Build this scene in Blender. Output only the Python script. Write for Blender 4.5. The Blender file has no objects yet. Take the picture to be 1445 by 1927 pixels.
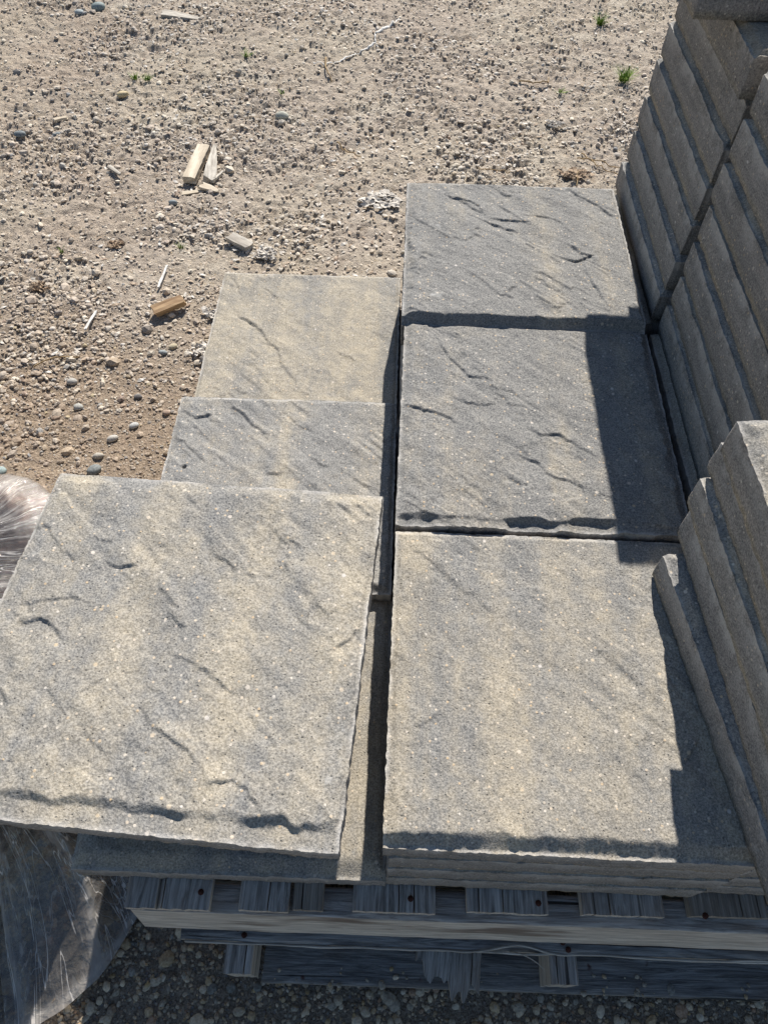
import bpy, math
import numpy as np
from mathutils import Matrix, Vector
R_ = math.radians
rng = np.random.default_rng(11)
S = .406
def Z(z): return z + .52          # heights were surveyed from the middle slab top; the ground is z = 0

# ------------------------------------------------------------------ camera, light, exposure
scene = bpy.context.scene
cam_d = bpy.data.cameras.new('camera'); cam = bpy.data.objects.new('camera', cam_d)
scene.collection.objects.link(cam); scene.camera = cam
cam_d.sensor_fit = 'HORIZONTAL'; cam_d.sensor_width = 36; cam_d.lens = 36*1378.1/1445
cam_d.clip_start = .01; cam_d.clip_end = 500
ya, pt, ro = -0.01727, 0.96376, 0.01786
f = np.array([math.sin(ya)*math.cos(pt), math.cos(ya)*math.cos(pt), -math.sin(pt)])
rt = np.array([math.cos(ya), -math.sin(ya), 0.]); up = np.cross(rt, f)
c_, s_ = math.cos(ro), math.sin(ro)
r2 = c_*rt + s_*up; u2 = -s_*rt + c_*up
m = Matrix(((r2[0], u2[0], -f[0]), (r2[1], u2[1], -f[1]), (r2[2], u2[2], -f[2]))).to_4x4()
m.translation = (-0.01237, -0.96274, Z(0.8261)); cam.matrix_world = m

SKX, SKY = .145, 1.23             # run of a shadow per unit of height, left and towards the viewer
elev = math.atan(1/math.hypot(SKX, SKY)); azim = math.atan2(SKX, SKY)
world = bpy.data.worlds.new('World'); scene.world = world; world.use_nodes = True
wn = world.node_tree; wn.nodes.clear()
sky = wn.nodes.new('ShaderNodeTexSky'); sky.sky_type = 'NISHITA'; sky.sun_disc = False
sky.sun_elevation = elev; sky.sun_rotation = azim; sky.altitude = 200; sky.air_density = 1.1; sky.dust_density = .4; sky.ozone_density = 2.2
bg = wn.nodes.new('ShaderNodeBackground'); bg.inputs['Strength'].default_value = .066
wo = wn.nodes.new('ShaderNodeOutputWorld')
wn.links.new(sky.outputs[0], bg.inputs[0]); wn.links.new(bg.outputs[0], wo.inputs[0])
sun_d = bpy.data.lights.new('sun', 'SUN'); sun_d.energy = 5.0; sun_d.angle = R_(.53); sun_d.color = (1, .94, .86)
sun = bpy.data.objects.new('sun', sun_d); scene.collection.objects.link(sun)
sun.rotation_mode = 'QUATERNION'
sun.rotation_quaternion = Vector((SKX, SKY, 1)).normalized().to_track_quat('Z', 'Y'); sun.location = (0, 3, 4)
vs = scene.view_settings
vs.view_transform = 'Standard'; vs.look = 'None'; vs.exposure = .62; vs.gamma = 1; vs.use_curve_mapping = False

# ------------------------------------------------------------------ numpy noise
_T = np.random.default_rng(5).random((256, 256))
def vn(x, y, seed=0):
    x = np.asarray(x, float) + seed*17.31; y = np.asarray(y, float) + seed*9.77
    xi = np.floor(x).astype(int); yi = np.floor(y).astype(int)
    a = x-xi; b = y-yi; a = a*a*a*(a*(a*6-15)+10); b = b*b*b*(b*(b*6-15)+10)
    g = lambda i, j: _T[(xi+i) & 255, (yi+j) & 255]
    return (g(0,0)*(1-a)+g(1,0)*a)*(1-b) + (g(0,1)*(1-a)+g(1,1)*a)*b - .5
def fbm(x, y, seed=0, o=4, gain=.5):
    r = 0; a = 1; s = 1
    for k in range(o):
        r = r + a*vn(x*s, y*s, seed+k*3+1); a *= gain; s *= 2.03
    return r
def sm(x): x = np.clip(x, 0, 1); return x*x*(3-2*x)

# ------------------------------------------------------------------ mesh helpers
def mesh_from(name, v, quads=None, tris=None, ngons=None, smooth=None, col=None, mat=None):
    v = np.asarray(v, np.float32); loops = []; tot = []
    for arr, n in ((quads, 4), (tris, 3)):
        if arr is not None and len(arr):
            arr = np.asarray(arr, np.int32); loops.append(arr.ravel()); tot.append(np.full(len(arr), n, np.int32))
    for g in (ngons or []):
        loops.append(np.asarray(g, np.int32)); tot.append(np.array([len(g)], np.int32))
    loops = np.concatenate(loops); tot = np.concatenate(tot); st = np.concatenate([[0], np.cumsum(tot)[:-1]]).astype(np.int32)
    me = bpy.data.meshes.new(name); me.vertices.add(len(v)); me.vertices.foreach_set('co', v.ravel())
    me.loops.add(len(loops)); me.loops.foreach_set('vertex_index', loops)
    me.polygons.add(len(tot)); me.polygons.foreach_set('loop_start', st); me.polygons.foreach_set('loop_total', tot)
    if smooth is not None:
        sv = np.zeros(len(tot), bool); sv[:] = smooth; me.polygons.foreach_set('use_smooth', sv)
    me.update(calc_edges=True); me.validate()
    if col is not None:
        a = me.color_attributes.new('col', 'FLOAT_COLOR', 'POINT')
        cc = np.ones((len(v), 4), np.float32); cc[:, :3] = col; a.data.foreach_set('color', cc.ravel())
    if mat: me.materials.append(mat)
    return me
def link(name, data, parent=None, loc=(0, 0, 0), rot=(0, 0, 0), scale=(1, 1, 1), color=None, label=None, cat=None, group=None, kind=None):
    o = bpy.data.objects.new(name, data); scene.collection.objects.link(o)
    o.location = loc; o.rotation_euler = rot; o.scale = scale
    if parent: o.parent = parent
    if color: o.color = (*color, 1)
    if label: o['label'] = label
    if cat: o['category'] = cat
    if group: o['group'] = group
    if kind: o['kind'] = kind
    return o
def grid_quads(nx, ny, off=0):
    i = np.arange(nx-1)[:, None]; j = np.arange(ny-1)[None]
    a = (i*ny+j).ravel()+off
    return np.stack([a, a+ny, a+ny+1, a+1], 1)
class MB:
    def __init__(s): s.v = []; s.q = []; s.t = []; s.n = 0
    def add(s, v, q=None, t=None):
        v = np.asarray(v, float)
        if q is not None: s.q.append(np.asarray(q)+s.n)
        if t is not None: s.t.append(np.asarray(t)+s.n)
        s.v.append(v); s.n += len(v)
    def tube(s, pts, r, k=6):
        pts = np.asarray(pts, float); n = len(pts); r = np.broadcast_to(r, (n,))
        d = np.gradient(pts, axis=0); d /= np.linalg.norm(d, axis=1)[:, None]+1e-9
        a = np.cross(d, (0, 0, 1.)); a[np.linalg.norm(a, axis=1) < .05] = (1, 0, 0); a /= np.linalg.norm(a, axis=1)[:, None]
        b = np.cross(d, a); th = np.linspace(0, 2*np.pi, k, endpoint=False)
        v = pts[:, None]+r[:, None, None]*(np.cos(th)[None, :, None]*a[:, None]+np.sin(th)[None, :, None]*b[:, None])
        q = []
        for i in range(n-1):
            for j in range(k): q.append((i*k+j, i*k+(j+1) % k, (i+1)*k+(j+1) % k, (i+1)*k+j))
        s.add(v.reshape(-1, 3), q)
    def mesh(s, name, mat, smooth=True):
        return mesh_from(name, np.concatenate(s.v), np.concatenate(s.q) if s.q else None, np.concatenate(s.t) if s.t else None, smooth=smooth, mat=mat)

# ------------------------------------------------------------------ materials
class NT:
    def __init__(s, name):
        s.m = bpy.data.materials.new(name); s.m.use_nodes = True; s.t = s.m.node_tree; s.t.nodes.clear()
        s.out = s.n('ShaderNodeOutputMaterial')
    def n(s, typ, **k):
        x = s.t.nodes.new(typ)
        for a, b in k.items(): setattr(x, a, b)
        return x
    def l(s, a, b): s.t.links.new(a, b)
    def set(s, sock, v):
        if hasattr(v, 'is_linked') or isinstance(v, bpy.types.NodeSocket): s.l(v, sock)
        else: sock.default_value = v
    def math(s, op, a, b=0, c=None, clamp=False):
        x = s.n('ShaderNodeMath', operation=op, use_clamp=clamp); s.set(x.inputs[0], a); s.set(x.inputs[1], b)
        if c is not None: s.set(x.inputs[2], c)
        return x.outputs[0]
    def mix(s, fac, a, b, bt='MIX'):
        x = s.n('ShaderNodeMix', data_type='RGBA', blend_type=bt); s.set(x.inputs[0], fac)
        for i, v in ((6, a), (7, b)): s.set(x.inputs[i], v if not isinstance(v, tuple) else (*v, 1))
        return x.outputs[2]
    def noise(s, vec, scale, detail=2, rough=.5, dist=0):
        x = s.n('ShaderNodeTexNoise'); s.set(x.inputs['Vector'], vec); x.inputs['Scale'].default_value = scale
        x.inputs['Detail'].default_value = detail; x.inputs['Roughness'].default_value = rough; x.inputs['Distortion'].default_value = dist
        return x.outputs['Fac']
    def vor(s, vec, scale, feat='F1'):
        x = s.n('ShaderNodeTexVoronoi', feature=feat); s.set(x.inputs['Vector'], vec); x.inputs['Scale'].default_value = scale
        return x
    def ramp(s, fac, lo, hi, a=0., b=1.):
        x = s.n('ShaderNodeMapRange', interpolation_type='SMOOTHSTEP'); s.set(x.inputs[0], fac)
        x.inputs[1].default_value = lo; x.inputs[2].default_value = hi; x.inputs[3].default_value = a; x.inputs[4].default_value = b
        return x.outputs[0]
    def mapv(s, vec, scale=(1, 1, 1), rot=(0, 0, 0), loc=(0, 0, 0)):
        x = s.n('ShaderNodeMapping'); s.set(x.inputs[0], vec); x.inputs['Scale'].default_value = scale
        x.inputs['Rotation'].default_value = rot; x.inputs['Location'].default_value = loc
        return x.outputs[0]
    def bsdf(s, col, rough=.9, spec=.3, bump=None, bstr=.5, bdist=.001):
        x = s.n('ShaderNodeBsdfPrincipled'); s.set(x.inputs['Base Color'], col if not isinstance(col, tuple) else (*col, 1))
        s.set(x.inputs['Roughness'], rough); x.inputs['Specular IOR Level'].default_value = spec
        if bump is not None:
            b = s.n('ShaderNodeBump'); b.inputs['Strength'].default_value = bstr; b.inputs['Distance'].default_value = bdist
            s.l(bump, b.inputs['Height']); s.l(b.outputs[0], x.inputs['Normal'])
        return x
    def vec(s):
        tc = s.n('ShaderNodeTexCoord'); oi = s.n('ShaderNodeObjectInfo')
        add = s.n('ShaderNodeVectorMath', operation='ADD'); s.l(tc.outputs['Object'], add.inputs[0])
        mu = s.n('ShaderNodeVectorMath', operation='SCALE'); cb = s.n('ShaderNodeCombineXYZ')
        s.l(oi.outputs['Random'], cb.inputs[0]); s.l(s.math('MULTIPLY', oi.outputs['Random'], 7.3), cb.inputs[1])
        s.l(s.math('MULTIPLY', oi.outputs['Random'], 3.1), cb.inputs[2])
        s.l(cb.outputs[0], mu.inputs[0]); mu.inputs['Scale'].default_value = 9.; s.l(mu.outputs[0], add.inputs[1])
        return add.outputs[0], oi, tc

def concrete():
    n = NT('concrete_slab'); v, oi, tc = n.vec()
    sep = n.n('ShaderNodeSeparateColor'); n.l(oi.outputs['Color'], sep.inputs[0])
    bands = n.noise(n.mapv(v, (11, 1.1, 11)), 1, 4, .6, .35)
    blot = n.noise(v, 11, 5, .62, .4)
    fine = n.noise(v, 48, 4, .7)
    mixf = n.math('ADD', n.math('MULTIPLY', bands, 1.30), n.math('ADD', n.math('MULTIPLY', blot, .42), n.math('MULTIPLY', fine, .48)))
    mixf = n.math('ADD', mixf, n.math('SUBTRACT', sep.outputs[0], .5))
    tan = n.ramp(mixf, .76, 1.27)
    col = n.mix(tan, (.182, .186, .188), (.41, .355, .262))
    mot = n.ramp(n.noise(v, 27, 5, .68, .5), .40, .66, 0, .42); col = n.mix(mot, col, (.115, .122, .132))
    dark = n.ramp(n.noise(n.mapv(v, (7, 2.5, 7), loc=(3, 3, 3)), 1.6, 4, .6), .52, .72)
    col = n.mix(n.math('MULTIPLY', dark, .55), col, (.105, .112, .12))
    # sides tinted browner: warm bounce off the ground put into the colour
    sx = n.n('ShaderNodeSeparateXYZ'); n.l(tc.outputs['Normal'], sx.inputs[0])
    side = n.ramp(n.math('ABSOLUTE', sx.outputs[2]), .15, .45, 1, 0)
    strat = n.noise(n.mapv(v, (5, 5, 70)), 1, 4, .6)
    scol = n.mix(n.ramp(strat, .35, .7), (.155, .147, .146), (.285, .258, .240))
    col = n.mix(n.math('MULTIPLY', side, .85), col, scol)
    # sand grain
    g = n.noise(v, 420, 3, .75)
    col = n.mix(n.ramp(g, .3, .72), n.mix(.44, col, (.02, .022, .025)), n.mix(.26, col, (.80, .75, .66)))
    # aggregate chips and pores
    vo = n.vor(v, 150); vs2 = n.n('ShaderNodeSeparateColor'); n.l(vo.outputs['Color'], vs2.inputs[0])
    chip = n.math('MULTIPLY', n.ramp(vo.outputs['Distance'], .16, .30, 1, 0), n.math('GREATER_THAN', vs2.outputs[0], .78))
    ccol = n.mix(vs2.outputs[1], (.62, .58, .52), (.56, .42, .26))
    col = n.mix(n.math('MULTIPLY', chip, .75), col, ccol)
    vb = n.vor(n.mapv(v, loc=(.3, .1, .2)), 62); vb2 = n.n('ShaderNodeSeparateColor'); n.l(vb.outputs['Color'], vb2.inputs[0])
    chip2 = n.math('MULTIPLY', n.ramp(vb.outputs['Distance'], .10, .19, 1, 0), n.math('GREATER_THAN', vb2.outputs[0], .86))
    col = n.mix(n.math('MULTIPLY', chip2, .7), col, n.mix(vb2.outputs[1], (.66, .62, .58), (.58, .46, .30)))
    vp = n.vor(n.mapv(v, loc=(.7, .4, .1)), 210); vp2 = n.n('ShaderNodeSeparateColor'); n.l(vp.outputs['Color'], vp2.inputs[0])
    pore = n.math('MULTIPLY', n.ramp(vp.outputs['Distance'], .12, .26, 1, 0), n.math('GREATER_THAN', vp2.outputs[0], .80))
    col = n.mix(n.math('MULTIPLY', pore, .5), col, (.03, .03, .032))
    # lime bloom
    bl = n.math('MULTIPLY', n.ramp(n.noise(v, 16, 5, .7), .66, .80), .45)
    col = n.mix(bl, col, (.62, .62, .60))
    ea = n.n('ShaderNodeAttribute', attribute_name='col'); es = n.n('ShaderNodeSeparateColor'); n.l(ea.outputs['Color'], es.inputs[0])
    worn = n.math('MULTIPLY', es.outputs[0], n.ramp(n.noise(v, 26, 4, .7), .38, .60, 0, .55))
    col = n.mix(worn, col, (.56, .54, .51))
    br = n.n('ShaderNodeHueSaturation'); n.l(col, br.inputs['Color']); n.l(n.math('MULTIPLY', sep.outputs[1], 2), br.inputs['Value'])
    h = n.math('ADD', n.math('MULTIPLY', g, 1.), n.math('ADD', n.math('MULTIPLY', n.noise(v, 170, 3, .6), 1.1), n.math('SUBTRACT', n.math('MULTIPLY', chip, .3), n.math('MULTIPLY', pore, .9))))
    b = n.bsdf(br.outputs[0], .88, .25, h, .75, .0011)
    n.l(b.outputs[0], n.out.inputs[0]); return n.m

def wood(name, fresh=.5):
    n = NT(name); v, oi, tc = n.vec()          # object colour: tint of the weathered face
    sv = n.mapv(v, (3.4, 44, 44)); gr = n.noise(sv, 2.4, 7, .72, 1.4)
    fi = n.noise(n.mapv(v, (9, 260, 260)), 1.6, 3, .6)
    grey = n.mix(n.ramp(gr, .30, .68), (.105, .098, .092), (.40, .38, .355))
    grey = n.mix(n.ramp(n.noise(v, 9, 3), .45, .75), grey, n.mix(.5, grey, (.19, .13, .085)))
    tan = n.mix(n.ramp(gr, .3, .7), (.30, .25, .20), (.56, .50, .42))
    tan = n.mix(n.ramp(n.noise(n.mapv(v, (6, 30, 30)), 1, 3), .55, .72), tan, (.17, .13, .10))
    sx = n.n('ShaderNodeSeparateXYZ'); n.l(tc.outputs['Normal'], sx.inputs[0])
    topf = n.ramp(n.math('ABSOLUTE', sx.outputs[2]), .4, .75)
    sep = n.n('ShaderNodeSeparateColor'); n.l(oi.outputs['Color'], sep.inputs[0])
    col = n.mix(n.math('MULTIPLY', topf, sep.outputs[0]), tan, grey)
    col = n.mix(n.ramp(fi, .3, .7, .35, 0), col, (.03, .028, .025))
    cr = n.ramp(n.noise(n.mapv(v, (1.2, 55, 1)), 1.3, 2, .5, .4), .655, .70)
    col = n.mix(n.math('MULTIPLY', cr, .85), col, (.012, .011, .01))
    rust = n.math('MULTIPLY', n.ramp(n.noise(v, 24, 3, .6), .66, .74), sep.outputs[2])
    col = n.mix(rust, col, (.085, .022, .012))
    br = n.n('ShaderNodeHueSaturation'); n.l(col, br.inputs['Color']); n.l(n.math('MULTIPLY', sep.outputs[1], 2), br.inputs['Value'])
    h = n.math('SUBTRACT', n.math('ADD', gr, n.math('MULTIPLY', fi, .6)), n.math('MULTIPLY', cr, 1.5))
    b = n.bsdf(br.outputs[0], .85, .2, h, .7, .002); n.l(b.outputs[0], n.out.inputs[0]); return n.m

def ground_mat():
    n = NT('dirt'); tc = n.n('ShaderNodeTexCoord'); v = tc.outputs['Object']
    at = n.n('ShaderNodeAttribute', attribute_name='col'); col = at.outputs['Color']
    g = n.noise(v, 260, 4, .7); g2 = n.noise(v, 60, 4, .65)
    col = n.mix(n.ramp(g, .28, .75), n.mix(.48, col, (.035, .028, .022)), n.mix(.35, col, (.82, .74, .62)))
    col = n.mix(n.ramp(g2, .3, .7, .35, 0), col, (.12, .095, .075))
    vo = n.vor(v, 135); c2 = n.n('ShaderNodeSeparateColor'); n.l(vo.outputs['Color'], c2.inputs[0])
    st = n.math('MULTIPLY', n.ramp(vo.outputs['Distance'], .25, .42, 1, 0), n.math('GREATER_THAN', c2.outputs[0], .5))
    scol = n.mix(n.ramp(c2.outputs[1], .45, .55), n.mix(c2.outputs[2], (.60, .54, .45), (.50, .37, .22)), n.mix(c2.outputs[2], (.22, .22, .23), (.34, .25, .20)))
    col = n.mix(n.math('MULTIPLY', st, .7), col, scol)
    h = n.math('ADD', n.math('MULTIPLY', g, 1.0), n.math('ADD', n.math('MULTIPLY', g2, 1.6), n.math('MULTIPLY', st, .7)))
    b = n.bsdf(col, .95, .15, h, 1., .0045); n.l(b.outputs[0], n.out.inputs[0]); return n.m

def stone_mat():
    n = NT('pebble_stone'); tc = n.n('ShaderNodeTexCoord'); at = n.n('ShaderNodeAttribute', attribute_name='col')
    g = n.noise(tc.outputs['Object'], 300, 3, .6)
    col = n.mix(n.ramp(g, .3, .7), n.mix(.30, at.outputs['Color'], (.03, .03, .03)), n.mix(.15, at.outputs['Color'], (.8, .78, .72)))
    b = n.bsdf(col, .75, .3, g, .3, .001); n.l(b.outputs[0], n.out.inputs[0]); return n.m

def flat_mat(name, c1, c2, scale=60, rough=.8, spec=.2, stretch=(1, 1, 1), bstr=.4, sss=0):
    n = NT(name); v, oi, tc = n.vec(); g = n.noise(n.mapv(v, stretch), scale, 4, .65)
    col = n.mix(n.ramp(g, .3, .7), c1, c2)
    b = n.bsdf(col, rough, spec, g, bstr, .002); n.l(b.outputs[0], n.out.inputs[0]); return n.m

def film_mat():
    n = NT('clear_stretch_film'); at = n.n('ShaderNodeAttribute', attribute_name='col')   # r: film density (0..1), doubled creases plus painted ridge highlights
    tc = n.n('ShaderNodeTexCoord'); sp = n.n('ShaderNodeSeparateColor'); n.l(at.outputs['Color'], sp.inputs[0])
    cb = n.n('ShaderNodeCombineXYZ'); n.l(sp.outputs[1], cb.inputs[0]); n.l(sp.outputs[2], cb.inputs[1])
    streak = n.noise(n.mapv(cb.outputs[0], (90, 5, 1)), 1, 5, .7, .6)
    st2 = n.noise(n.mapv(cb.outputs[0], (260, 9, 1), loc=(2, 2, 0)), 1, 3, .7, .3)
    cr = n.noise(tc.outputs['Object'], 38, 5, .7, 1.2)
    l1 = n.noise(n.mapv(cb.outputs[0], (60, 3, 1), loc=(5, 1, 0)), 1, 3, .6, .8); line = n.ramp(n.math('ABSOLUTE', n.math('SUBTRACT', l1, .5)), .003, .012, .7, 0)  # thin bright highlight lines put into the film density
    dens = n.math('ADD', n.math('ADD', line, n.math('MULTIPLY', sp.outputs[0], .40)), n.math('ADD', n.ramp(streak, .52, .74, 0, .22), n.math('ADD', n.ramp(st2, .58, .85, 0, .25), n.ramp(cr, .58, .8, 0, .12))), clamp=True)
    tr = n.n('ShaderNodeBsdfTransparent'); tr.inputs[0].default_value = (.93, .90, .86, 1)
    vc = n.vor(n.mapv(tc.outputs['Object'], (1, .45, .6)), 34); vd = n.vor(n.mapv(tc.outputs['Object'], (1, .6, .8)), 90)
    h = n.math('ADD', n.math('ADD', streak, n.math('MULTIPLY', cr, .7)), n.math('ADD', n.math('MULTIPLY', vc.outputs['Distance'], 1.6), n.math('MULTIPLY', vd.outputs['Distance'], .6)))
    p = n.bsdf((.74, .70, .65), .28, .6, h, .8, .006)
    tl = n.n('ShaderNodeBsdfTranslucent'); tl.inputs[0].default_value = (.75, .74, .72, 1)
    m2 = n.n('ShaderNodeMixShader'); m2.inputs[0].default_value = .35; n.l(p.outputs[0], m2.inputs[1]); n.l(tl.outputs[0], m2.inputs[2])
    gl = n.n('ShaderNodeBsdfGlossy'); gl.inputs['Roughness'].default_value = .07; gl.inputs[0].default_value = (1, 1, 1, 1)
    bu = n.n('ShaderNodeBump'); bu.inputs['Strength'].default_value = .6; bu.inputs['Distance'].default_value = .004; n.l(h, bu.inputs['Height']); n.l(bu.outputs[0], gl.inputs['Normal'])
    fr = n.n('ShaderNodeFresnel'); fr.inputs[0].default_value = 1.5
    m1 = n.n('ShaderNodeMixShader'); n.l(dens, m1.inputs[0]); n.l(tr.outputs[0], m1.inputs[1]); n.l(m2.outputs[0], m1.inputs[2])
    m3 = n.n('ShaderNodeMixShader'); n.l(n.math('ADD', n.math('MULTIPLY', fr.outputs[0], .8), .01), m3.inputs[0]); n.l(m1.outputs[0], m3.inputs[1]); n.l(gl.outputs[0], m3.inputs[2])
    n.l(m3.outputs[0], n.out.inputs[0]); return n.m

M_CON = concrete(); M_WOOD = wood('weathered_wood'); M_GROUND = ground_mat(); M_STONE = stone_mat(); M_FILM = film_mat()
M_RED = flat_mat('red_brown_concrete', (.15, .10, .09), (.30, .20, .17), 70)
M_GRASS = flat_mat('grass_blade', (.09, .17, .02), (.24, .34, .06), 30)
M_TWIG = flat_mat('dry_twig', (.28, .19, .10), (.45, .33, .18), 60)
M_FLAKE = flat_mat('dried_leaf', (.42, .38, .33), (.70, .65, .57), 90)
M_LEAF = flat_mat('brown_leaf', (.26, .18, .12), (.46, .35, .24), 90)
M_TWINE = flat_mat('white_plastic_strip', (.56, .54, .50), (.76, .74, .70), 50)
M_CHIPW = flat_mat('pale_cut_wood', (.42, .35, .26), (.68, .60, .47), 1, stretch=(6, 60, 60))
M_CHIPO = flat_mat('orange_wood', (.26, .16, .09), (.50, .36, .21), 1, stretch=(6, 70, 70))
M_CHIPG = flat_mat('grey_driftwood', (.28, .25, .21), (.58, .54, .47), 1, stretch=(8, 80, 80))

# ------------------------------------------------------------------ slabs
def slab_mesh(name, t, n, seed, bev, clefts=(), relief=.0016, dense=.45, sx=S, sy=S, hole=None):
    g = np.linspace(-1, 1, n+1)
    gx = np.sin(g*np.pi/2*dense)/math.sin(np.pi/2*dense)
    X, Y = np.meshgrid(gx*sx/2, gx*sy/2, indexing='ij')
    c, s = math.cos(.75), math.sin(.75)
    A = (X*c - Y*s)/.085; B = (X*s + Y*c)/.026
    wob = fbm(X/.035, Y/.035, seed+40, 4, .6)*.010
    h = relief*(fbm(A, B, seed, 4, .55)*1.3 + .5*np.abs(fbm(A*1.7, B*1.2, seed+9, 3))) + .0005*fbm(X/.006, Y/.006, seed+3, 2)
    h += .0009*fbm(X/.16, Y/.16, seed+5, 2)
    st = fbm(A*.55+fbm(X/.06, Y/.06, seed+21, 3)*.5, B*.55, seed+22, 4, .55)
    h += relief*.55*np.tanh((st-.12)/.022)*sm((fbm(X/.09, Y/.09, seed+25, 2)+.10)/.25) + relief*.30*np.tanh((st+.15)/.04)*sm((fbm(X/.08, Y/.08, seed+26, 2)+.05)/.25)
    for ci, (amp, pts) in enumerate(clefts):
        P = np.array(pts, float)
        P = np.concatenate([P[:1] - (P[1]-P[0])*.8, P, P[-1:] + (P[-1]-P[-2])*.8])
        seg = np.linalg.norm(np.diff(P, axis=0), axis=1); cum = np.concatenate([[0], np.cumsum(seg)]); L = cum[-1]
        best = np.full(X.shape, 9.); sd = np.zeros(X.shape); al = np.zeros(X.shape)
        xx = X + wob*.6; yy = Y + wob*.6
        for i in range(len(P)-1):
            d = P[i+1]-P[i]; l = seg[i]; u = np.clip(((xx-P[i][0])*d[0]+(yy-P[i][1])*d[1])/l**2, 0, 1)
            ex = xx-(P[i][0]+u*d[0]); ey = yy-(P[i][1]+u*d[1]); dist = np.hypot(ex, ey)
            nx, ny = -d[1]/l, d[0]/l
            if ny < 0: nx, ny = -nx, -ny
            sg = np.sign(ex*nx+ey*ny); w = dist < best
            best = np.where(w, dist, best); sd = np.where(w, dist*sg, sd); al = np.where(w, cum[i]+u*l, al)
        fade = sm(al/(L*.34))*sm((L-al)/(L*.34)); vary = 1.0 + .8*vn(al/.012, al*0, seed+ci)
        fade = fade*vary*np.exp(-np.maximum(best-.03, 0)/.01)
        h += .80*amp*fade*(.50*np.tanh(sd/.0009)*np.exp(-np.abs(sd)/.018) - .22*np.exp(-(sd/.0015)**2))
    hh = sx/2; hv = sy/2
    drop = np.zeros(X.shape)
    for k, (D, al) in enumerate(((Y+hv, X), (hv-Y, X), (X+hh, Y), (hh-X, Y))):     # front, back, left, right
        w0, dep, wav = bev[k][:3]; apron = bev[k][3] if len(bev[k]) > 3 else .0028; scal = bev[k][4] if len(bev[k]) > 4 else 0
        w = w0*(1 + wav*1.5*vn(al/.035, al*0+k, seed+k) + (.95 if apron > .006 else .9)*wav*vn(al/.011, al*0+k, seed+k+7) + (.1 if apron > .006 else .5)*wav*vn(al/.004, al*0, seed+k+30))
        w = np.maximum(w, .003); dd = dep*(1 + 1.1*wav*vn(al/.05, al*0+k, seed+k+20))
        if scal: dd = dd*(1-scal+scal*1.5*sm(.5+2.2*vn(al/.050+.4, al*0, seed+k+44)+1.1*vn(al/.017, al*0, seed+k+45)))
        rim = np.minimum(apron*(1+.5*vn(al/.03, al*0+k, seed+k+50)), w*.70)
        q = np.clip((w-D)/(w-rim), 0, 1); q = .75*q+.25*sm(q)
        drop = np.maximum(drop, dd*q + (.12*dd*np.clip((rim-D)/rim, 0, 1) if apron > .006 else 0))
    h = h*np.clip(1-drop/.006, .25, 1) - drop + t
    if hole is not None:
        h -= .010*np.exp(-(np.hypot(X-hole[0], Y-hole[1])/.0035)**4)
    # ragged outline
    ed = np.exp(-(hv-np.abs(Y))/.004); ex = np.exp(-(hh-np.abs(X))/.004)
    X2 = X + np.sign(X)*ex*.0016*fbm(Y/.007, X*0+np.sign(X), seed+60, 3); Y2 = Y + np.sign(Y)*ed*.0016*fbm(X/.007, X*0+np.sign(Y), seed+61, 3)
    N = n+1; top = np.stack([X2, Y2, h], -1).reshape(-1, 3); q = grid_quads(N, N)
    idx = np.concatenate([np.arange(N)*N, (N-1)*N+np.arange(1, N), (np.arange(N-2, -1, -1))*N+(N-1), np.arange(N-2, 0, -1)])
    ring = top[idx]; rows = 5; K = len(idx); W = []
    arc = np.arange(K)*(4*sx/K)
    nrm = ring[:, :2].copy(); ax = np.abs(nrm[:, 0])/hh > np.abs(nrm[:, 1])/hv
    nd = np.where(ax[:, None], np.stack([np.sign(nrm[:, 0]), 0*ax], 1), np.stack([0*ax, np.sign(nrm[:, 1])], 1))
    for r in range(rows):
        u = r/(rows-1); z = ring[:, 2]*(1-u)
        j = .0013*fbm(arc/.012, arc*0+r*1.7, seed+70, 3)*(1 if r else .0) - (.0012 if r == rows-1 else 0)
        W.append(np.concatenate([ring[:, :2]+nd*j[:, None], z[:, None]], 1))
    W = np.concatenate(W); off = len(top); qs = []
    i = np.arange(K); i2 = (i+1) % K
    for r in range(rows-1):
        qs.append(np.stack([off+r*K+i, off+r*K+i2, off+(r+1)*K+i2, off+(r+1)*K+i], 1)[:, ::-1])
    Q = np.concatenate([q]+qs); smf = np.ones(len(Q)+1, bool); smf[-1] = False
    # face winding of the top: make it point up
    dE = np.minimum(hv-np.abs(Y), hh-np.abs(X)).ravel(); eg = np.exp(-(dE/.0035)**2)
    ew = np.concatenate([np.full(K, v_) for v_ in (1., .55, .12, 0, 0)]); ec = np.concatenate([eg, ew])
    me = mesh_from(name, np.concatenate([top, W]), Q, ngons=[(off+(rows-1)*K+i)[::-1]], smooth=smf, mat=M_CON, col=np.stack([ec]*3, 1))
    return me

B_N = (.020, .009, .22)
B_S = (.012, .006, .35)
slab_n = [0]
def slab(mesh, cx, cy, ztop, t, yaw, tan, br, label, group, tilt=(0, 0), scale=(1, 1, 1), cat='paver'):
    return link('concrete_paver', mesh, None, (cx, cy, Z(ztop)-t*scale[2]), (tilt[0], tilt[1], yaw), scale, (tan, br, .5), label, cat, group)
def corner(x, y, yaw, sx=S, sy=S):     # centre of a slab from its back left corner
    c, s = math.cos(yaw), math.sin(yaw); u, v = sx/2, -sy/2
    return x+c*u-s*v, y+s*u+c*v

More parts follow.
